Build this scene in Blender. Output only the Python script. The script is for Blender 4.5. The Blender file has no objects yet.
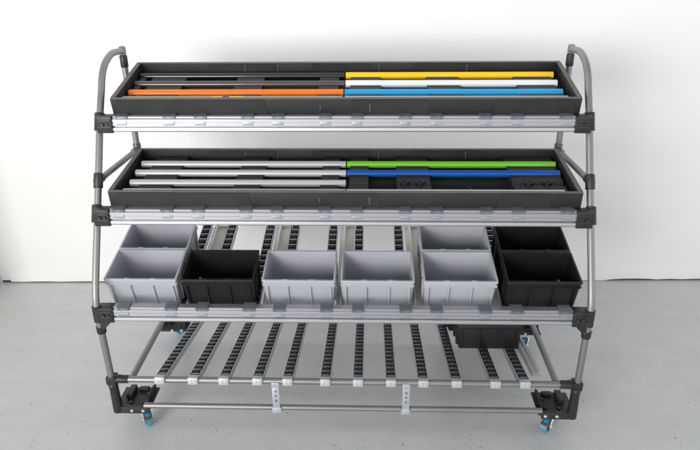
import bpy, bmesh, math, random
from mathutils import Vector, Matrix
random.seed(4)
C = bpy.context.scene.collection
scn = bpy.context.scene

# ------------------------------------------------------------------ camera
cam_d = bpy.data.cameras.new('camera'); cam = bpy.data.objects.new('camera', cam_d); C.objects.link(cam)
cR = Vector((0.999494, 0.030592, -0.008697)); cU = Vector((-0.004792, 0.415176, 0.909728)); cF = Vector((-0.031441, 0.909226, -0.415113))
M4 = Matrix.Identity(4)
for i in range(3):
    M4[i][0] = cR[i]; M4[i][1] = cU[i]; M4[i][2] = -cF[i]
M4[0][3], M4[1][3], M4[2][3] = 0.11785, -2.20557, 2.0279
cam.matrix_world = M4
cam_d.sensor_width = 36; cam_d.lens = 0.635 * 1000 / 700 * 36
cam_d.clip_end = 100
scn.camera = cam

# ------------------------------------------------------------------ light
w = bpy.data.worlds.new('World'); scn.world = w; w.use_nodes = True
bg = w.node_tree.nodes['Background']; bg.inputs[1].default_value = 1.0
# a bright hall all round, dimmer overhead
_n = w.node_tree.nodes; _l = w.node_tree.links
_t = _n.new('ShaderNodeTexCoord'); _s = _n.new('ShaderNodeSeparateXYZ'); _r = _n.new('ShaderNodeValToRGB')
_l.new(_t.outputs['Generated'], _s.inputs[0]); _l.new(_s.outputs['Z'], _r.inputs[0]); _l.new(_r.outputs[0], bg.inputs[0])
_r.color_ramp.elements[0].position = 0.0; _r.color_ramp.elements[0].color = (2.02, 2.04, 2.09, 1)
_r.color_ramp.elements[1].position = 1.0; _r.color_ramp.elements[1].color = (.34, .345, .35, 1)
_e = _r.color_ramp.elements.new(.38); _e.color = (.62, .635, .655, 1)

def area(name, loc, target, sx, sy, energy, col):
    l = bpy.data.lights.new(name, 'AREA'); l.shape = 'RECTANGLE'; l.size = sx; l.size_y = sy; l.energy = energy; l.color = col
    o = bpy.data.objects.new(name, l); C.objects.link(o); o.location = loc
    o.rotation_euler = (Vector(target) - Vector(loc)).to_track_quat('-Z', 'Y').to_euler()
    return o
area('window_light', (-2.9, -5.2, 2.15), (0.0, 0.9, 0.9), 2.6, 1.9, 262, (1.0, 0.985, 0.96))
area('ceiling_light', (-0.6, -0.6, 3.9), (-0.5, 0.3, 0), 3.6, 1.2, 8, (1.0, 0.985, 0.96))
scn.view_settings.view_transform = 'Standard'; scn.view_settings.look = 'None'
scn.view_settings.exposure = 0.0; scn.view_settings.gamma = 1

# ------------------------------------------------------------------ materials
def mat(name, col, rough=0.5, metal=0.0, var=0.0, vscale=8.0, bump=0.0, bscale=200.0, spec=0.5, coat=0.0, stretch=None):
    m = bpy.data.materials.new(name); m.use_nodes = True
    n = m.node_tree.nodes; l = m.node_tree.links; b = n['Principled BSDF']
    b.inputs['Base Color'].default_value = (*col, 1); b.inputs['Roughness'].default_value = rough
    b.inputs['Metallic'].default_value = metal; b.inputs['Specular IOR Level'].default_value = spec
    b.inputs['Coat Weight'].default_value = coat
    tc = n.new('ShaderNodeTexCoord'); mp = n.new('ShaderNodeMapping'); l.new(tc.outputs['Object'], mp.inputs[0])
    if stretch: mp.inputs['Scale'].default_value = stretch
    if var:
        t = n.new('ShaderNodeTexNoise'); t.inputs['Scale'].default_value = vscale; t.inputs['Detail'].default_value = 6
        l.new(mp.outputs[0], t.inputs[0])
        r = n.new('ShaderNodeMapRange'); r.inputs[3].default_value = 1 - var; r.inputs[4].default_value = 1 + var
        r.inputs[1].default_value = .25; r.inputs[2].default_value = .75
        l.new(t.outputs[0], r.inputs[0])
        mx = n.new('ShaderNodeMix'); mx.data_type = 'RGBA'; mx.blend_type = 'MULTIPLY'; mx.inputs[0].default_value = 1
        mx.inputs[6].default_value = (*col, 1); l.new(r.outputs[0], mx.inputs[7]); l.new(mx.outputs[2], b.inputs['Base Color'])
        r2 = n.new('ShaderNodeMapRange'); r2.inputs[3].default_value = max(0, rough - .08); r2.inputs[4].default_value = rough + .1
        l.new(t.outputs[0], r2.inputs[0]); l.new(r2.outputs[0], b.inputs['Roughness'])
    if bump:
        t2 = n.new('ShaderNodeTexNoise'); t2.inputs['Scale'].default_value = bscale; t2.inputs['Detail'].default_value = 3
        l.new(mp.outputs[0], t2.inputs[0])
        bp = n.new('ShaderNodeBump'); bp.inputs['Strength'].default_value = bump; bp.inputs['Distance'].default_value = .002
        l.new(t2.outputs[0], bp.inputs['Height']); l.new(bp.outputs[0], b.inputs['Normal'])
    return m

MT = dict(
    tube=mat('grey_steel_tube', (.27, .27, .272), .42, .7, .10, 5, stretch=(1, 1, .3)),
    alu=mat('anodised_aluminium', (.47, .475, .50), .40, .85),
    zinc=mat('zinc_plated_steel', (.66, .70, .74), .38, .8, .12, 30),
    capmetal=mat('pale_end_bracket', (.50, .515, .53), .42, .45, .06, 20),
    clip=mat('blue_grey_clip', (.155, .17, .19), .42, .45, .15, 60),
    cliplow=mat('clip_tongue', (.36, .375, .40), .4, .7, .15, 90),
    blk=mat('black_plastic', (.022, .022, .024), .42, 0, .2, 20, .15, 300),
    joint=mat('black_cast_joint', (.020, .020, .021), .42, .1, .25, 25, .2, 200),
    roller=mat('black_roller_rubber', (.010, .010, .012), .38),
    plate=mat('dark_castor_plate', (.034, .031, .030), .5, .2, .35, 14, .2, 150),
    tray=mat('charcoal_sheet', (.0165, .0165, .0172), .55, 0, .35, 5, .25, 120),
    trayin=mat('charcoal_foam', (.012, .012, .0125), .7, 0, .25, 12, .3, 150),
    trayin2=mat('charcoal_foam_block', (.022, .0215, .022), .62, 0, .25, 14, .3, 150),
    trayedge_lit=mat('charcoal_sheet_lit_edge', (.12, .117, .112), .6, 0, .2, 20),  # paler than the sheet: light caught on its top edges, put into the colour
    hole=mat('black_socket', (.006, .006, .006), .35),
    bin=mat('grey_bin_plastic', (.43, .441, .478), .42, 0, .06, 5, .12, 350),
    bbin=mat('black_bin_plastic', (.0075, .0075, .0085), .52, 0, .15, 9, .12, 350),
    white=mat('white_laminate', (.88, .88, .87), .4),
    beige=mat('beige_laminate', (.80, .76, .70), .5, 0, .06, 6),
    tyre=mat('teal_polyurethane', (.012, .30, .46), .38, 0, .1, 20),
    hub=mat('dark_wheel_hub', (.03, .03, .033), .4),
    bolt=mat('bright_bolt', (.75, .75, .76), .3, .9),
    p_yellow=mat('yellow_tube', (.93, .56, .004), .3, 0, .06, 5, .1, 90, coat=.2),
    p_white=mat('white_tube', (.82, .83, .84), .3, 0, .06, 5, .1, 90, coat=.2),
    p_blue=mat('sky_blue_tube', (.014, .37, .76), .32, 0, .06, 5, .1, 90, coat=.1),
    p_orange=mat('orange_tube', (.95, .205, .006), .36, 0, .06, 5, .1, 90, coat=.2),
    p_green=mat('green_tube', (.20, .60, .035), .3, 0, .06, 5, .1, 90, coat=.2),
    p_dblue=mat('dark_blue_tube', (.003, .085, .40), .34, 0, .08, 5, .1, 90, coat=.0),
    p_lgrey=mat('light_grey_tube', (.55, .55, .57), .33, .15, .06, 5, .1, 90, coat=.2),
    p_black=mat('black_tube', (.010, .0095, .0095), .25, 0, .06, 5, .1, 90, coat=.4),
    p_anth=mat('anthracite_tube', (.085, .078, .080), .26, .4, .05, 3, coat=.3),
    p_sand=mat('sand_tube', (.55, .44, .30), .35, 0, .05, 3),
    p_rose=mat('pale_rose_tube', (.60, .52, .49), .35, 0, .05, 3),
)

def wall_mat():
    m = mat('white_painted_wall', (.85, .85, .84), .55, 0, .022, 1.6, .25, 35)
    return m

def floor_mat():
    m = bpy.data.materials.new('grey_epoxy_floor'); m.use_nodes = True
    n = m.node_tree.nodes; l = m.node_tree.links; b = n['Principled BSDF']
    tc = n.new('ShaderNodeTexCoord')
    def noise(s, d=5, r=.6):
        t = n.new('ShaderNodeTexNoise'); t.inputs['Scale'].default_value = s; t.inputs['Detail'].default_value = d; t.inputs['Roughness'].default_value = r
        l.new(tc.outputs['Object'], t.inputs[0]); return t
    big = noise(1.1, 6); fine = noise(160, 2)
    r = n.new('ShaderNodeValToRGB'); r.color_ramp.elements[0].position = .3; r.color_ramp.elements[1].position = .7
    r.color_ramp.elements[0].color = (.565, .57, .58, 1); r.color_ramp.elements[1].color = (.61, .613, .618, 1)
    l.new(big.outputs[0], r.inputs[0]); mott = noise(9, 8, .7)
    def mul(a, f, blend='MULTIPLY', fac=None, col=None):
        x = n.new('ShaderNodeMix'); x.data_type = 'RGBA'; x.blend_type = blend; x.inputs[0].default_value = 1
        l.new(a, x.inputs[6])
        if col: x.inputs[7].default_value = (*col, 1)
        else: l.new(f, x.inputs[7])
        if fac is not None: l.new(fac, x.inputs[0])
        return x.outputs[2]
    rf = n.new('ShaderNodeMapRange'); rf.inputs[1].default_value = .3; rf.inputs[2].default_value = .7; rf.inputs[3].default_value = .93; rf.inputs[4].default_value = 1.05
    l.new(fine.outputs[0], rf.inputs[0])
    rm = n.new('ShaderNodeMapRange'); rm.inputs[1].default_value = .32; rm.inputs[2].default_value = .68; rm.inputs[3].default_value = .972; rm.inputs[4].default_value = 1.022
    l.new(mott.outputs[0], rm.inputs[0])
    col = mul(mul(r.outputs[0], rf.outputs[0]), rm.outputs[0])
    # broadcast paint flakes: sparse dark and pale chips
    def flakes(scale, size, keep, c, col):
        v = n.new('ShaderNodeTexVoronoi'); v.inputs['Scale'].default_value = scale; v.inputs['Randomness'].default_value = 1
        wob = noise(scale * 2.2, 2)
        av = n.new('ShaderNodeVectorMath'); av.operation = 'MULTIPLY_ADD'; av.inputs[1].default_value = (.006, .006, 0)
        l.new(wob.outputs[1], av.inputs[0]); l.new(tc.outputs['Object'], av.inputs[2]); l.new(av.outputs[0], v.inputs[0])
        a = n.new('ShaderNodeMath'); a.operation = 'LESS_THAN'; a.inputs[1].default_value = size; l.new(v.outputs['Distance'], a.inputs[0])
        s = n.new('ShaderNodeSeparateColor'); l.new(v.outputs['Color'], s.inputs[0])
        k = n.new('ShaderNodeMath'); k.operation = 'LESS_THAN'; k.inputs[1].default_value = keep; l.new(s.outputs[0], k.inputs[0])
        mm = n.new('ShaderNodeMath'); mm.operation = 'MULTIPLY'; l.new(a.outputs[0], mm.inputs[0]); l.new(k.outputs[0], mm.inputs[1])
        m2 = n.new('ShaderNodeMath'); m2.operation = 'MULTIPLY'; l.new(mm.outputs[0], m2.inputs[0])
        mr = n.new('ShaderNodeMapRange'); mr.inputs[3].default_value = .35; mr.inputs[4].default_value = .95; l.new(s.outputs[1], mr.inputs[0]); l.new(mr.outputs[0], m2.inputs[1])
        return mul(col, None, 'MIX', m2.outputs[0], c)
    col = flakes(30, .12, .15, (.13, .13, .13), col)
    col = flakes(46, .14, .34, (.25, .25, .25), col)
    col = flakes(80, .17, .14, (.22, .22, .22), col)
    col = flakes(40, .15, .08, (.66, .66, .65), col)
    st = n.new('ShaderNodeMapping'); st.inputs['Scale'].default_value = (.5, 3.2, 1); st.inputs['Rotation'].default_value = (0, 0, .5); l.new(tc.outputs['Object'], st.inputs[0])
    sc = n.new('ShaderNodeTexNoise'); sc.inputs['Scale'].default_value = 2.3; sc.inputs['Detail'].default_value = 9; sc.inputs['Roughness'].default_value = .7; l.new(st.outputs[0], sc.inputs[0])
    sr = n.new('ShaderNodeMapRange'); sr.inputs[1].default_value = .38; sr.inputs[2].default_value = .62; sr.inputs[3].default_value = .965; sr.inputs[4].default_value = 1.02; l.new(sc.outputs[0], sr.inputs[0])
    col = mul(col, sr.outputs[0])
    tint = noise(.9, 3); tr_ = n.new('ShaderNodeValToRGB'); tr_.color_ramp.elements[0].position = .35; tr_.color_ramp.elements[1].position = .65
    tr_.color_ramp.elements[0].color = (1.0, .985, .95, 1); tr_.color_ramp.elements[1].color = (.965, .985, 1.0, 1); l.new(tint.outputs[0], tr_.inputs[0])
    col = mul(col, tr_.outputs[0])
    l.new(col, b.inputs['Base Color'])
    rr = n.new('ShaderNodeMapRange'); rr.inputs[3].default_value = .28; rr.inputs[4].default_value = .5; l.new(big.outputs[0], rr.inputs[0]); l.new(rr.outputs[0], b.inputs['Roughness'])
    bp = n.new('ShaderNodeBump'); bp.inputs['Strength'].default_value = .12; bp.inputs['Distance'].default_value = .003
    mid = noise(45, 3); l.new(mid.outputs[0], bp.inputs['Height']); l.new(bp.outputs[0], b.inputs['Normal'])
    return m

# ------------------------------------------------------------------ mesh helpers
class MB:
    def __init__(s): s.bm = bmesh.new()
    def _add(s, b):
        me = bpy.data.meshes.new('t'); b.to_mesh(me); b.free(); s.bm.from_mesh(me); bpy.data.meshes.remove(me); return s
    def box(s, x0, x1, y0, y1, z0, z1, bev=0.0, mtx=None):
        b = bmesh.new()
        bmesh.ops.create_cube(b, size=1, matrix=Matrix.Translation(((x0+x1)/2, (y0+y1)/2, (z0+z1)/2)) @ Matrix.Diagonal((x1-x0, y1-y0, z1-z0, 1)))
        if bev: bmesh.ops.bevel(b, geom=b.edges[:], offset=bev, segments=2, affect='EDGES', profile=.6)
        if mtx: bmesh.ops.transform(b, matrix=mtx, verts=b.verts[:])
        return s._add(b)
    def tube(s, pts, r, n=20, r_in=None, closed_caps=True):
        """sweep a ring along pts; r_in makes a hollow tube end"""
        pts = [Vector(p) for p in pts]; b = bmesh.new(); rings = []
        def frame(i):
            t = (pts[min(i+1, len(pts)-1)] - pts[max(i-1, 0)]).normalized()
            a = Vector((1, 0, 0)) if abs(t.x) < .9 else Vector((0, 0, 1))
            u = t.cross(a).normalized(); return u, t.cross(u).normalized()
        def ring(i, rad):
            u, v = frame(i)
            return [b.verts.new(pts[i] + rad*(math.cos(2*math.pi*k/n)*u + math.sin(2*math.pi*k/n)*v)) for k in range(n)]
        def bridge(A, B):
            for k in range(n): b.faces.new((A[k], A[(k+1) % n], B[(k+1) % n], B[k]))
        rr = r if isinstance(r, (list, tuple)) else [r]*len(pts)
        rings = [ring(i, rr[i]) for i in range(len(pts))]
        for i in range(len(rings)-1): bridge(rings[i], rings[i+1])
        if r_in:
            i0 = ring(0, r_in); i1 = ring(len(pts)-1, r_in)
            bridge(i0, rings[0]); bridge(rings[-1], i1); bridge(i1, i0)
        else:
            b.faces.new(rings[0]); b.faces.new(rings[-1])
        bmesh.ops.recalc_face_normals(b, faces=b.faces[:])
        return s._add(b)
    def prism(s, poly, x0, x1, axis='X', mtx=None, bev=0):
        """closed polygon extruded: axis X -> poly in (y,z), axis Y -> (x,z), axis Z -> (x,y)"""
        b = bmesh.new()
        def P(p, t): return (t, p[0], p[1]) if axis == 'X' else ((p[0], t, p[1]) if axis == 'Y' else (p[0], p[1], t))
        A = [b.verts.new(P(p, x0)) for p in poly]; B = [b.verts.new(P(p, x1)) for p in poly]; n = len(poly)
        b.faces.new(A); b.faces.new(B[::-1])
        for k in range(n): b.faces.new((A[k], B[k], B[(k+1) % n], A[(k+1) % n]))
        bmesh.ops.recalc_face_normals(b, faces=b.faces[:])
        if bev: bmesh.ops.bevel(b, geom=b.edges[:], offset=bev, segments=2, affect='EDGES')
        if mtx: bmesh.ops.transform(b, matrix=mtx, verts=b.verts[:])
        return s._add(b)
    def build(s, name, m, parent=None, angle=35):
        me = bpy.data.meshes.new(name); s.bm.to_mesh(me); s.bm.free()
        for p in me.polygons: p.use_smooth = True
        me.set_sharp_from_angle(angle=math.radians(angle))
        me.materials.append(MT[m] if isinstance(m, str) else m)
        o = bpy.data.objects.new(name, me); C.objects.link(o)
        if parent: o.parent = parent
        return o

def tag(o, label=None, cat=None, group=None, kind=None):
    if label: o['label'] = label
    if cat: o['category'] = cat
    if group: o['group'] = group
    if kind: o['kind'] = kind
    return o
def thing(name, label, cat, loc=(0, 0, 0), rot=(0, 0, 0), group=None):
    o = bpy.data.objects.new(name, None); C.objects.link(o); o.empty_display_size = .05
    o.location = loc; o.rotation_euler = rot
    return tag(o, label, cat, group)
def put(o, loc=(0, 0, 0), rot=(0, 0, 0)):
    o.location = loc; o.rotation_euler = rot; return o
def copy_part(src, parent, loc=None, rot=None):
    c = src.copy(); C.objects.link(c); c.parent = parent
    if loc is not None: c.location = loc
    if rot is not None: c.rotation_euler = rot
    for ch in src.children: copy_part(ch, c)
    return c

# ------------------------------------------------------------------ setting
f = MB(); f.box(-9, 9, -9, 4, -.2, 0); tag(f.build('floor', floor_mat()), kind='structure')
WA = math.atan2(1.426 - 1.327, 4.39)
wl = MB(); wl.box(-2.26, 7, 0, .2, .0175, 5.0, .003)
o = wl.build('wall', wall_mat()); put(o, (0, 1.362, 0), (0, 0, WA))
tag(o, 'smooth white wall rising behind the shelving rack', 'wall')
wb = MB(); wb.box(-2.26, 7, .006, .2, 0, .0170); b_ = wb.build('floor_joint', mat('dark_wall_joint', (.06, .058, .055), .8), o)
sk = MB(); _b = sk.bm; _rows = []
_x = -2.2; _z = .009
while _x < 7:
    amp = .0045 if _x > .9 else .0018
    _z = .009 + .6*(_z-.009) + random.uniform(-amp, amp)
    _z = max(.003, min(.0175, _z))
    _rows.append([_b.verts.new(p) for p in ((_x, .001, _z), (_x, -.003, _z), (_x, -.003, .060), (_x, .001, .064))]); _x += random.uniform(.03, .09)
for A, B in zip(_rows, _rows[1:]):
    for k in range(3): _b.faces.new((A[k], A[k+1], B[k+1], B[k]))
bmesh.ops.recalc_face_normals(_b, faces=_b.faces[:])
sk.build('wall_base_strip', mat('wall_base_paint', (.83, .83, .81), .5, 0, .03, 3), o)
sw = MB(); sw.box(-2.46, -2.26, .72, 1.30, .012, 2.6, .004); o = sw.build('side_wall', mat('cream_painted_wall', (.74, .72, .66), .6, 0, .04, 3, .15, 60))
tag(o, 'cream side wall meeting the white wall at the left edge', 'wall')
sj = MB(); sj.box(-2.46, -2.275, .72, 1.30, 0, .0115); sj.build('floor_joint', mat('dark_side_joint', (.07, .066, .06), .8), o)

# ------------------------------------------------------------------ rack
rack = thing('shelving_rack', 'grey tubular flow rack on castors with three front rails and curved side posts', 'rack')
HX = 1.001; TR = .0142
def smooth_path(ctrl, n=8):
    P = [Vector(c) for c in ctrl]; out = []
    for i in range(len(P)-1):
        p0 = P[max(i-1, 0)]; p1 = P[i]; p2 = P[i+1]; p3 = P[min(i+2, len(P)-1)]
        for k in range(n):
            t = k/n
            out.append(.5*((2*p1) + (p2-p0)*t + (2*p0-5*p1+4*p2-p3)*t*t + (3*p1-p0-3*p2+p3)*t**3))
    out.append(P[-1]); return out
front_yz = [(.690, 1.563), (.64, 1.568), (.575, 1.572), (.525, 1.563), (.48, 1.546), (.445, 1.522), (.418, 1.490), (.396, 1.450), (.368, 1.405), (.325, 1.328), (.237, 1.157), (.148, .986), (.079, .855), (.035, .770), (.012, .722), (-.004, .680), (-.011, .640), (-.010, .585)]
RY = [(.293, 1.303, 1.367), (.116, .966, 1.032), (-.012, .588, .651)]     # front rails: y, z0, z1
POSTY = [.325, .148, -.008]
for sx in (-1, 1):
    X = sx*HX
    m = MB(); m.tube(smooth_path([(X, y, z) for y, z in front_yz], 4), TR, 20); m.build('curved_post', 'tube', rack)
    m = MB(); m.tube([(X, -.010, .60), (X, -.002, .10)], TR, 20); leg = m.build('front_leg', 'tube', rack)
    m = MB(); m.tube([(X, -.0085, .560), (X, -.0078, .556), (X, -.007, .528), (X, -.007, .524)], [.0175, .0195, .0195, .0175], 20)
    m.prism([(X-sx*.000, .588), (X-sx*.052, .588), (X-sx*.044, .574), (X-sx*.016, .545), (X-sx*.000, .545)], -.022, .008, 'Y', bev=.002)
    m.build('leg_socket', 'joint', leg)
    m = MB(); m.tube([(X, -.003, .258), (X, -.003, .254), (X, -.001, .235), (X, 0, .112), (X, 0, .106)], [.0175, .021, .0195, .0215, .0215], 20); m.build('foot_sleeve', 'joint', leg)
    m = MB(); m.tube([(X, .69, 1.535), (X, .69, .10)], TR, 20); rp = m.build('rear_post', 'tube', rack)
    m = MB(); m.tube([(X, .69, 1.583), (X, .69, 1.579), (X, .69, 1.552), (X, .69, 1.548)], [.010, .0152, .0156, .015], 20)
    m.build('end_cap', 'tube', rp)
    m = MB(); m.tube([(X, .69, 1.544), (X, .69, 1.540), (X, .69, 1.494), (X, .69, 1.490)], [.0155, .0172, .0172, .0155], 20)
    m.box(X-.006, X+.006, .671, .692, 1.497, 1.535, .002); m.build('post_socket', 'joint', rp)
    m = MB(); m.tube([(X, .69, .25), (X, .69, .246), (X, .69, .108), (X, .69, .105)], [.0165, .019, .0205, .02], 20); m.build('foot_sleeve', 'joint', rp)
    # mid brace from the sloping post back to the rear post
    m = MB(); m.tube([(X, .235, 1.117), (X, .675, 1.100)], .0132, 18); br = m.build('side_brace', 'tube', rack)
    m = MB(); m.tube([(X, .262, 1.116), (X, .258, 1.1161), (X, .222, 1.1175), (X, .205, 1.118)], [.0145, .0165, .0175, .0175], 18)
    m.tube([(X, .230, 1.145), (X, .2285, 1.142), (X, .203, 1.093), (X, .2015, 1.090)], [.0165, .0190, .0190, .0165], 18); m.build('brace_socket', 'joint', br)
    m = MB(); m.tube([(X, .635, 1.1015), (X, .64, 1.1013), (X, .672, 1.1), (X, .69, 1.0995)], [.0145, .0165, .0165, .0165], 18)
    m.tube([(X, .69, 1.131), (X, .69, 1.128), (X, .69, 1.076), (X, .69, 1.073)], [.0165, .0185, .0185, .0165], 18)
    m.tube([(X-.022, .662, 1.1007), (X+.022, .662, 1.1007)], .006, 12); m.build('hinge_clamp', mat('grey_hinge', (.13, .13, .135), .42, .5, .2, 30), br)
    # base: long side tube
    m = MB(); m.tube([(sx*.918, .010, .278), (sx*.918, .69, .278)], .0138, 18); m.build('base_side_tube', 'tube', rack)
    # base joints
    m = MB(); m.box(X-.021, X+.021, -.022, .022, .260, .300, .006)
    m.tube([(X, 0, .279), (X-sx*.02, 0, .279), (X-sx*.068, 0, .279), (X-sx*.072, 0, .279)], [.0185, .0190, .0180, .0165], 18)
    m.tube([(X-sx*.035, -.004, .298), (X-sx*.035, .004, .298)], .004, 10)
    bj = m.build('base_joint', 'joint', rack)
    m = MB(); m.box(X-.02, X+.02, .67, .71, .260, .298, .006); m.tube([(X, .69, .279), (X-sx*.09, .69, .279)], .018, 18); m.build('base_joint', 'joint', rack)

# rails with ledge, face, groove and lower bead
def rail_poly(y, z0, z1):
    h = z1-z0
    return [(y+.034, z1), (y+.004, z1), (y+.001, z1-.003), (y+.001, z1-.008), (y-.004, z1-.0095), (y-.006, z1-.012), (y-.006, z0+.042), (y-.0035, z0+.0415), (y-.0035, z0+.0395), (y-.006, z0+.039), (y-.006, z0+.026), (y-.0045, z0+.024),
            (y+.004, z0+.0235), (y+.004, z0+.0195), (y-.004, z0+.019), (y-.0075, z0+.0165), (y-.0085, z0+.011), (y-.0085, z0+.005), (y-.006, z0+.001), (y-.003, z0),
            (y+.030, z0), (y+.034, z0+.004)]
clipx = [-.896, -.699, -.572, -.379, -.255, -.0635, .065, .2575, .3825, .578, .705, .896]
def clip_at(rail, y, z1, x):
    m = MB(); a = .0245
    m.prism([(y+.040, z1+.0005), (y+.040, z1+.0055), (y+.000, z1+.0055), (y-.0085, z1+.001), (y-.0095, z1-.009), (y-.0068, z1-.009), (y-.0055, z1-.002), (y+.0005, z1+.0005)], x-a, x+a)
    for k in (-1, 1): m.box(x+k*.016-.003, x+k*.016+.003, y-.0112, y-.0085, z1-.007, z1+.0, .0008)
    c = m.build('rail_clip', 'clip', rail)
    m = MB(); m.box(x-a+.003, x+a-.003, y-.0083, y-.0062, z1-.036, z1-.021, .0008)
    for k in range(4): m.box(x-.017+k*.0105, x-.011+k*.0105, y-.0094, y-.0080, z1-.034, z1-.030, .0004)
    m.build('clip_tongue', 'cliplow', c)
def connector(y, z0, z1, sx, post_y, lean):
    X = sx*HX; xi = sx*.932; lo, hi = sorted((X-sx*.004, xi))
    m = MB(); zc = (z0+z1)/2
    m.box(lo, hi, y-.014, y+.036, z0-.004, z1+.002, .005)
    m.box(lo+.004, hi-.004, y-.018, y-.008, zc-.018, zc-.006, .003); m.box(lo+.004, hi-.004, y-.018, y-.008, zc+.008, zc+.020, .003)
    d = Vector((0, lean, 1)).normalized(); c = Vector((X, post_y, zc)); hh = .036
    m.tube([c-d*(hh+.001), c-d*hh, c+d*hh, c+d*(hh+.001)], [.0165, .0205, .0205, .0165], 18)
    cn = m.build('rail_joint', 'joint', rack)
    m = MB(); xb = X-sx*.030
    m.tube([(xb, y-.023, zc+.001), (xb, y-.0135, zc+.001)], .0062, 10); m.tube([(xb-sx*.022, y-.021, zc+.001), (xb-sx*.022, y-.0135, zc+.001)], .0052, 8)
    m.build('bolt', 'hub', cn)
for i, (y, z0, z1) in enumerate(RY):
    m = MB(); m.prism(rail_poly(y, z0, z1), -.934, .934); rail = m.build('front_rail', 'alu', rack, 25)
    for x in clipx: clip_at(rail, y, z1, x+(.006 if i == 2 else 0))
    for sx in (-1, 1): connector(y, z0, z1, sx, POSTY[i], (.52, .52, .04)[i])

# rear tubes of the shelves and base
T1, T2, T3 = math.radians(12), math.radians(7), math.radians(12.4)
for z in (1.405, 1.058, .722, .150):
    m = MB(); m.tube([(-HX, .70, z), (HX, .70, z)], TR, 16); m.build('rear_tube', 'tube', rack)
m = MB(); m.tube([(-.93, 0, .279), (.93, 0, .279)], .0142, 20); m.build('base_front_tube', 'tube', rack)
m = MB(); m.tube([(-.88, 0, .136), (.87, 0, .136)], .0125, 20); m.build('base_front_tube', 'tube', rack)

# zinc straps tying the two front tubes
for x in (-.287, .277):
    m = MB(); m.box(x-.0155, x+.0155, -.0185, -.0155, .128, .282, .001)
    m.box(x-.020, x+.020, -.0195, -.0145, .124, .146, .0012); m.box(x-.0165, x+.0165, -.0195, -.0145, .260, .2835, .0012)
    m.box(x-.020, x+.020, -.019, .004, .1205, .1235, .001)
    st = m.build('strap_plate', 'zinc', rack)
    m = MB()
    for zz in (.236, .213, .187): m.tube([(x, -.0190, zz), (x, -.0160, zz)], .0052, 12)
    m.build('strap_holes', 'clip', st)

# ------------------------------------------------------------------ roller tracks
CH = [(-.022, -.016), (-.022, .014), (-.0195, .014), (-.0195, -.0135), (.0195, -.0135), (.0195, .014), (.022, .014), (.022, -.016)]
def track(x, y0, z0, slope, length, w=1.0, webs=True):
    m = MB(); m.prism([(a*w, b) for a, b in CH], 0, length, 'Y')
    if webs:
        for k in range(int((length-.065)/.040)+2): m.box(-.0165, .0165, .045+(k-.5)*.040-.0022, .045+(k-.5)*.040+.0022, -.013, .0155, 0)
    t = m.build('roller_track', 'alu', rack)
    return put(t, (x, y0, z0), (math.atan(slope), 0, 0))
m = MB(); m.tube([(-.0135, 0, 0), (-.0130, 0, 0), (.0130, 0, 0), (.0135, 0, 0)], [.0105, .0122, .0122, .0105], 14); roller0 = m.build('roller', 'roller')
PITCH = .040
left_over = MB(); used_first = [False]; count = [0]
def add_rollers(t, length, individual, first=.045):
    n = int((length-first-.02)/PITCH)+1; mt = Matrix.LocRotScale(t.location, t.rotation_euler.to_quaternion(), None)
    for k in range(n):
        p = Vector((0, first+k*PITCH, .0075))
        if k < individual and count[0] < 100:
            if not used_first[0]: r = roller0; r.parent = t; used_first[0] = True
            else: r = copy_part(roller0, t)
            r.location = p; count[0] += 1
        else:
            a, b = mt @ (p+Vector((-.013, 0, 0))), mt @ (p+Vector((.013, 0, 0)))
            left_over.tube([a, a+(b-a)*.03, b-(b-a)*.03, b], [.0105, .0122, .0122, .0105], 12)
btx = [-.787, -.642, -.509, -.363, -.233, -.071, .070, .211, .349, .490, .654, .779]
BS = -.183
for i, x in enumerate(btx):
    t = track(x, -.004, .2775+.0075, BS, .70); add_rollers(t, .70, 9 if i in (0, 4, 6, 9) else 8)
    m = MB(); m.box(-.0190, .0190, -.020, -.0165, -.015, .0145, .0015); m.box(-.0190, .0190, -.0185, .012, .0125, .0155, .0012)
    for k in (-1, 1): m.box(k*.0205-.0013, k*.0205+.0013, -.0185, .02, -.014, .0145, .0008)
    m.box(-.012, -.002, -.0225, -.0195, -.008, .006, .001); m.box(.004, .013, -.0225, -.0195, -.004, .006, .001)
    m.build('end_bracket', 'capmetal', t)
TZ = .2195
def t3z(y): return .579+TZ*(y-.11)
for x in clipx:
    t = track(x, .078, t3z(.078)-.012, TZ, .632); add_rollers(t, .632, 0)
for z0, y0, s in ((1.338, .31, math.tan(T1)), (1.000, .135, math.tan(T2))):
    for x in clipx: track(x, y0+.02, z0+.006, s, .40 if s > .15 else .55, 1, False)
rest = left_over.build('rollers', 'roller', rack); rest['kind'] = 'stuff'
# short guide profile beside the last lower track
m = MB(); m.prism([(-.019, -.010), (-.019, .006), (-.016, .008), (.004, .008), (.006, .016), (.019, .016), (.019, -.010)], 0, .52, 'Y'); g = m.build('lane_guide', 'capmetal', rack)
put(g, (.852, .085, .262), (math.atan(BS), 0, 0))

# lane boards on the middle shelf
AT = math.atan(TZ)
for k in range(6):
    xc = -.80+.32*k
    xl, xr = xc-.0965, xc+.0965
    m = MB(); m.box(xc+.132, xc+.157, 0, .63, -.003, .003, .001)
    m.box(xc+.150, xc+.157, 0, .63, .0031, .030, .001); put(m.build('lane_divider', 'white', rack), (0, .08, t3z(.08)-.016), (AT, 0, 0))
    m = MB(); m.box(xc-.162, xl-.0235, 0, .63, -.003, .003, .001); put(m.build('lane_strip', 'beige', rack), (0, .08, t3z(.08)-.014), (AT, 0, 0))

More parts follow.
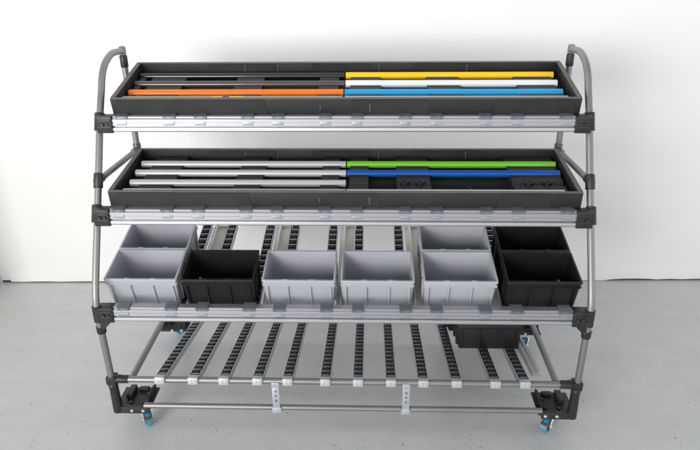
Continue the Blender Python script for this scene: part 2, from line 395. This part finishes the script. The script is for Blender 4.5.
# ------------------------------------------------------------------ corner plates and castors
def corner(sx, y0, front):
    xa, xb = sorted((sx*1.018, sx*.858)); y1 = y0+.15
    m = MB(); m.box(xa, xb, y0, y1, .108, .116, .003)
    if front:
        m.box(xa+.012, xb-.004, y0-.012, y0+.006, .098, .134, .003)
    p = m.build('corner_plate', 'plate', rack)
    m = MB()
    xi = sx*.872; a, b = sorted((xi, xi+sx*.010))
    m.prism([(y0+.01, .116), (y0+.145, .116), (y0+.145, .138), (y0+.10, .150), (y0+.03, .140)], a, b, bev=.002)
    a, b = sorted((sx*.955, sx*.985)); m.box(a, b, y0+.060, y0+.135, .116, .145, .006)
    m.box(min(sx*.90, sx*.945), max(sx*.90, sx*.945), y0+.115, y0+.140, .116, .132, .005)
    m.build('plate_bracket', 'joint', p)
    for bx, by in ((.895, .035), (.955, .035), (.895, .095), (.925, .125)):
        m = MB(); m.tube([(sx*bx, y0+by, .116), (sx*bx, y0+by, .124), (sx*bx, y0+by, .126)], [.0085, .0085, .006], 6); m.build('bolt', 'hub', p)
    for bx in (.885, .935):
        m = MB(); zz = .116; yy = y0-.0175 if front else y0-.005
        m.tube([(sx*bx, yy, zz), (sx*bx, yy+.002, zz), (sx*bx, yy+.006, zz)], [.0055, .0075, .0075], 10); m.build('bolt', 'bolt', p)
def castor_mesh(root):
    m = MB(); m.box(-.030, .030, -.030, .030, .098, .1075, .002); m.tube([(0, 0, .098), (0, 0, .090)], .022, 18)
    for k in (-1, 1):
        m.prism([(-.020, .092), (.020, .092), (.046, .045), (.044, .030), (.030, .028), (-.004, .066)], k*.0205-.0012, k*.0205+.0012, bev=.0006)
    m.box(-.0217, .0217, -.020, .020, .088, .0925, .001)
    m.tube([(-.026, .030, .0375), (.026, .030, .0375)], .0055, 10); fk = m.build('fork', 'zinc', root)
    m = MB(); yc, zc = .030, .0375; w = .0125
    prof = [(-w, .022), (-w, .031), (-w+.002, .0352), (-w+.006, .0372), (w-.006, .0372), (w-.002, .0352), (w, .031), (w, .022)]
    b = m.bm; rings = []
    N = 32
    for j in range(N):
        a = 2*math.pi*j/N
        rings.append([b.verts.new((px, yc+pr*math.cos(a), zc+pr*math.sin(a))) for px, pr in prof])
    for j in range(N):
        A, B = rings[j], rings[(j+1) % N]
        for k in range(len(prof)): b.faces.new((A[k], A[(k+1) % len(prof)], B[(k+1) % len(prof)], B[k]))
    bmesh.ops.recalc_face_normals(b, faces=b.faces[:])
    wh = m.build('wheel', 'tyre', root)
    m = MB(); m.tube([(-.0140, yc, zc), (-.0130, yc, zc), (.0130, yc, zc), (.0140, yc, zc)], [.022, .0265, .0265, .022], 28); m.build('hub', 'hub', wh)
    m = MB(); m.prism([(.030, .074), (.070, .060), (.078, .048), (.074, .045), (.062, .054), (.028, .067)], -.017, .017, bev=.001); m.build('brake_lever', 'clip', root)
def castor(x, y, rz):
    e = bpy.data.objects.new('castor', None); C.objects.link(e); e.parent = rack; e.empty_display_size = .03
    put(e, (x, y, 0), (0, 0, rz)); castor_mesh(e)
for sx in (-1, 1):
    corner(sx, .0, True); corner(sx, .615, False)
castor(-.905, .055, math.radians(212)); castor(.930, .048, math.radians(140))
castor(-.955, .738, math.radians(-15)); castor(.957, .665, math.radians(150))

# ------------------------------------------------------------------ trays
def tray(label, loc, tilt, depth, notch):
    t = thing('tray', label, 'tray', loc, (tilt, 0, 0), 'long charcoal trays on the upper shelves')
    x0, x1, h, th = -.9365, .955, .074, .010
    m = MB(); m.box(x0, x1, 0, th, 0, h, .0015); fp = m.build('front_panel', 'tray', t)
    m = MB(); m.box(x0+.001, x1-.001, -.0005, th+.0005, h, h+.0035, .001); m.build('lit_panel_edge', 'trayedge_lit', fp)  # top edge strip with its highlight painted in as lighter grey
    # overlapping flaps folded over the front panel
    def flap(xa, xb, sl):
        q = MB(); q.prism([(xa+sl, h-.003), (xb-sl, h-.003), (xb, .006), (xb-.01, .001), (xa+.01, .001), (xa, .006)], -.0022, -.0006, 'Y', bev=.0005); q.build('flap', 'tray', fp)
    if notch == 1: flap(.03, .36, .012); flap(.60, .937, .02); flap(-.92, -.30, .01)
    else: flap(.62, .84, .02); flap(-.055, .16, .008); flap(-.91, -.36, .01)
    q = MB()
    for sxx in ((.115, .02, .055), (-.085, .03, .05)):
        q.box(sxx[0]-.0016, sxx[0]+.0016, -.0032, -.0021, sxx[1], sxx[2], .0004)
    q.build('stitch', 'trayedge_lit', fp)
    m = MB(); m.box(x0, x1, depth-th, depth, 0, h, .0015); rp = m.build('rear_panel', 'tray', t)
    q = MB(); q.box(x0+.001, x1-.001, depth-th-.0005, depth+.0005, h, h+.003, .001); q.build('lit_panel_edge', 'trayedge_lit', rp)
    for xa, xb, sl in ((-.62, -.30, .01), (-.15, .12, .008), (.30, .62, .012)):
        q = MB(); q.prism([(xa+sl, h-.003), (xb-sl, h-.003), (xb, .014), (xa, .014)], depth-th-.0035, depth-th-.0006, 'Y', bev=.0008); q.build('flap', 'tray', rp)
    q = MB()
    for xx in (-.448, -.30, .155, .545): q.box(xx-.0014, xx+.0014, depth-th-.005, depth-th-.0034, .03, .068, .0004)
    q.build('stitch', 'trayedge_lit', rp)
    for xa, xb in ((x0+.0005, x0+.016), (x1-.016, x1-.0005)):
        m = MB(); m.box(xa, xb, th+.0005, depth-th-.0005, 0, h-.001, .0015); e = m.build('end_panel', 'tray', t)
        q = MB(); q.box(xa-.0015, xb+.0015, th+.001, depth-th-.001, h-.001, h+.0025, .001); q.build('lit_panel_edge', 'trayedge_lit', e)
    m = MB(); m.box(x0+.017, x1-.017, th+.001, depth-th-.001, .0005, .007); m.build('floor_sheet', 'trayin', t)
    return t
def cradle(t, xa, xb, rows, z, depth):
    """foam block across the tray with a groove under every tube"""
    R = .0158; pts = [(.012, .007), (.012, z[0]+.001)]
    for y, zz in zip(rows, z):
        for k in range(9):
            a = math.pi*(1-k/8); pts.append((y+R*math.cos(a), zz+.001-R*math.sin(a)*.98))
    pts += [(depth-.012, z[-1]+.001), (depth-.012, .007)]
    m = MB(); m.prism(pts, xa, xb); m.build('foam_cradle', 'trayin2', t)
ROW1 = [.053, .140, .232, .318]; ROW2 = [.056, .136, .228, .315]
Z1 = [.0460, .0345, .0345, .0345]; Z2 = [.0425, .0425, .0425, .0425]
D1, D2 = .378, .412
tr1 = tray('long charcoal tray on the top shelf holding orange, yellow, white and sky blue tubes', (0, .325, 1.3605), T1, D1, 1)
tr2 = tray('long charcoal tray on the second shelf holding light grey, green and dark blue tubes', (0, .148, 1.0255), T2, D2, 2)
for xa, xb in ((-.905, -.88), (-.85, -.70), (-.47, -.35), (-.105, -.02), (.03, .16), (.36, .50), (.74, .90)): cradle(tr1, xa, xb, ROW1, Z1, D1)
for xa, xb in ((-.85, -.71), (-.45, -.34), (-.09, -.015), (.03, .11), (.23, .37), (.71, .92)): cradle(tr2, xa, xb, ROW2, Z2, D2)
for xx in (.262, .325, .775, .850):
    m = MB(); m.tube([(xx, .134, .034), (xx, .138, .050)], .0175, 18, .011); m.build('socket', 'hole', tr2)
m = MB(); m.tube([(.53, .18, .009), (.575, .10, .009)], .0014, 8); m.build('loose_wire', 'trayedge_lit', tr2)

def rod(name, label, m_, tray_, x0, x1, y, z=.0345, r=.0145):
    t = tray_; mt = Matrix.LocRotScale(t.location, t.rotation_euler.to_quaternion(), None)
    p = mt @ Vector(((x0+x1)/2, y, z)); h = (x1-x0)/2
    b = MB(); b.tube([(-h, 0, 0), (-h+.001, 0, 0), (h-.001, 0, 0), (h, 0, 0)], [r-.001, r, r, r-.001], 28, r-.003)
    o = b.build(name, m_); put(o, p, (t.rotation_euler.x, 0, 0)); return tag(o, label, 'tube', 'tubes lying in the trays')
rod('tube', 'black tube at the back of the top tray beside the yellow one', 'p_black', tr1, -.909, .003, ROW1[3], Z1[3])
rod('tube', 'yellow tube at the back of the top tray', 'p_yellow', tr1, .008, .917, ROW1[3], Z1[3], r=.0162)
rod('tube', 'dark anthracite tube between the black and orange tubes in the top tray', 'p_anth', tr1, -.911, .006, ROW1[2], Z1[2])
rod('tube', 'white tube between the yellow and sky blue tubes', 'p_white', tr1, .010, .914, ROW1[2], Z1[2], r=.0162)
rod('tube', 'bright orange tube lying in the top tray', 'p_orange', tr1, -.908, .004, ROW1[1], Z1[1], r=.0162)
rod('tube', 'sky blue tube lying in the top tray, end to end with the orange one', 'p_blue', tr1, .009, .916, ROW1[1], Z1[1], r=.0162)
rod('tube', 'sand coloured tube with yellow and black bands in front of the orange tube', 'p_sand', tr1, -.905, .004, ROW1[0], Z1[0])
_sand = bpy.data.objects['tube.006']
for xa, xb, mm in ((-.085, -.040, 'p_yellow'), (-.0385, -.012, 'p_black'), (-.0105, .050, 'p_yellow')):
    b = MB(); b.tube([(xa, 0, 0), (xa+.0005, 0, 0), (xb-.0005, 0, 0), (xb, 0, 0)], [.0147, .0152, .0152, .0147], 24); b.build('tape_band', mm, _sand)
rod('tube', 'pale rose tube peeping over the tray edge in front of the sky blue tube', 'p_rose', tr1, .012, .915, ROW1[0], Z1[0])
rod('tube', 'light grey tube at the back of the second tray beside the green one', 'p_lgrey', tr2, -.899, .011, ROW2[3], Z2[3], r=.0155)
rod('tube', 'bright green tube in the second tray', 'p_green', tr2, .016, .925, ROW2[3], Z2[3], r=.0155)
rod('tube', 'light grey tube in the second tray beside the dark blue one', 'p_lgrey', tr2, -.899, .014, ROW2[2], Z2[2], r=.0155)
rod('tube', 'dark blue tube in front of the green tube', 'p_dblue', tr2, .018, .923, ROW2[2], Z2[2], r=.0155)
rod('tube', 'light grey tube in the second tray beside the empty stretch of tray', 'p_lgrey', tr2, -.893, .016, ROW2[1], Z2[1], r=.0155)
rod('tube', 'light grey tube just peeping over the front edge of the second tray', 'p_lgrey', tr2, -.895, .018, ROW2[0], Z2[0], r=.0155)
rod('tube', 'whitish tube just peeping over the second tray edge before the empty stretch', 'p_white', tr2, .022, .90, ROW2[0], Z2[0])

# ------------------------------------------------------------------ bins
BW, BD, BH = .306, .2005, .160
def rect_ring(b, hx, hy, z, r=.006, n=3):
    out = []
    for cx, cy, a0 in ((hx-r, hy-r, 0), (-hx+r, hy-r, 90), (-hx+r, -hy+r, 180), (hx-r, -hy+r, 270)):
        for k in range(n+1):
            a = math.radians(a0+90*k/n); out.append(b.verts.new((cx+r*math.cos(a), cy+r*math.sin(a), z)))
    return out
def loft(levels, cap_last=True, cap_first=False):
    m = MB(); b = m.bm; R = [rect_ring(b, *lv) for lv in levels]; n = len(R[0])
    for A, B in zip(R, R[1:]):
        for k in range(n): b.faces.new((A[k], A[(k+1) % n], B[(k+1) % n], B[k]))
    if cap_last: b.faces.new(R[-1])
    if cap_first: b.faces.new(R[0])
    bmesh.ops.recalc_face_normals(b, faces=b.faces[:]); return m
def make_bin(mname):
    root = bpy.data.objects.new('storage_bin', None); C.objects.link(root); root.empty_display_size = .05
    hx, hy = BW/2, BD/2
    # outside down the wall, round the base, and the hollow inside: one closed shell
    m = loft([(hx-.0045, hy-.0045, BH-.0005), (hx-.0055, hy-.0055, BH-.028), (hx-.0105, hy-.0105, .006), (hx-.0135, hy-.0135, .0)], True)
    m2 = loft([(hx-.0046, hy-.0046, BH-.0005), (hx-.0085, hy-.0085, BH-.0005), (hx-.009, hy-.009, BH-.010), (hx-.0145, hy-.0145, .008), (hx-.018, hy-.018, .005)], True)
    me = bpy.data.meshes.new('t'); m2.bm.to_mesh(me); m2.bm.free(); m.bm.from_mesh(me); bpy.data.meshes.remove(me)
    bmesh.ops.remove_doubles(m.bm, verts=m.bm.verts[:], dist=.0003)
    bmesh.ops.recalc_face_normals(m.bm, faces=m.bm.faces[:])
    m.build('body', mname, root)
    m = loft([(hx-.0090, hy-.0090, BH-.006), (hx-.0080, hy-.0080, BH+.0005), (hx-.001, hy-.001, BH+.0005), (hx, hy, BH-.001), (hx, hy, BH-.0075), (hx-.0042, hy-.0042, BH-.009), (hx-.0042, hy-.0042, BH-.0245), (hx-.0005, hy-.0005, BH-.0260), (hx-.0005, hy-.0005, BH-.0310), (hx-.0065, hy-.0065, BH-.031)], False)
    rim = m.build('rim', mname, root)
    m = MB()
    for xx in (-.055, .055):
        for sy in (-1, 1): m.box(xx-.011, xx+.011, sy*(hy-.006)-.004, sy*(hy-.006)+.004, BH+.0003, BH+.0022, .0008)
    m.build('stacking_lug', mname, rim)
    def rib(p, q, out, wdt):
        # vertical rib following the tapering wall
        a = MB(); top = BH-.030; bot = .004; o0, o1 = .0060, .0115
        b = a.bm; vs = []
        for z, ins in ((top, o0), (bot, o1)):
            for s, dd in ((-1, 0), (1, 0), (1, 1), (-1, 1)):
                off = -.002 if dd == 0 else .0095
                if out[0] == 0: vs.append(b.verts.new((p+s*wdt/2, out[1]*(hy-ins+off*1.0), z)))
                else: vs.append(b.verts.new((out[0]*(hx-ins+off), q+s*wdt/2, z)))
        for fc in ((0, 1, 2, 3), (4, 5, 6, 7), (0, 1, 5, 4), (1, 2, 6, 5), (2, 3, 7, 6), (3, 0, 4, 7)): b.faces.new([vs[i] for i in fc])
        bmesh.ops.recalc_face_normals(b, faces=b.faces[:]); bmesh.ops.bevel(b, geom=b.edges[:], offset=.0008, segments=1, affect='EDGES')
        a.build('rib', mname, root)
    for xx in (-.1315, -.0475, .0475, .1315):
        for sy in (-1, 1): rib(xx, 0, (0, sy), .0075)
    for yy in (-.045, .045):
        for sx in (-1, 1): rib(0, yy, (sx, 0), .0045)
    for sx in (-1, 1):
        a, b = sorted((sx*(hx-.006), sx*(hx+.003)))
        m = MB(); m.box(a, b, -.040, .040, BH-.028, BH-.010, .003); m.build('grip', mname, root)
    return root
gbin = make_bin('bin'); bbin = make_bin('bbin'); first = {'g': True, 'b': True}
def place_bin(kind, x, s, surf, label, rz=0.0, group='storage bins on the lanes of the rack'):
    src = gbin if kind == 'g' else bbin
    if first[kind]: o = src; first[kind] = False
    else: o = copy_part(src, None)
    y0, z0, tilt = surf
    o.location = (x, y0+s*math.cos(tilt), z0+s*math.sin(tilt)); o.rotation_euler = (tilt, 0, rz)
    return tag(o, label, 'bin', group)
S3 = (.1055, .5785, T3)          # foot of the front bins on the middle shelf
LX = [-.838, -.513, -.181, .147, .483, .826]
LX = [-.8415, -.5085, -.1755, .1575, .4905, .8265]
place_bin('g', -.838, .0985, S3, 'grey storage bin at the left end of the front row, beside the left post')
place_bin('b', -.517, .0985, S3, 'black storage bin in the front row between two grey bins', .01)
place_bin('g', -.176, .0985, S3, 'grey storage bin in the front row, immediately right of a black bin', -.006)
place_bin('g', .1500, .0985, S3, 'grey storage bin in the middle of the front row between two other grey bins')
place_bin('g', .4905, .0985, S3, 'grey storage bin in the front row touching the black bin at the right end', .004)
place_bin('b', .8325, .0985, S3, 'black storage bin at the right end of the front row', -.004)
place_bin('g', -.838, .3020, S3, 'grey storage bin in the rear row at the far left end')
place_bin('g', .4915, .3025, S3, 'grey storage bin in the rear row, left of the black rear bin')
place_bin('b', .8320, .3020, S3, 'black storage bin in the rear row at the far right')
LB = math.atan(BS); SB = (.305, .2365, LB)
place_bin('b', .684, .0985, SB, 'black storage bin on the lowest lanes, the front one of two', 0).scale = (1, 1, .79)
place_bin('b', .660, .3050, SB, 'black storage bin on the lowest lanes, mostly hidden behind the other one', .01).scale = (1, 1, .79)
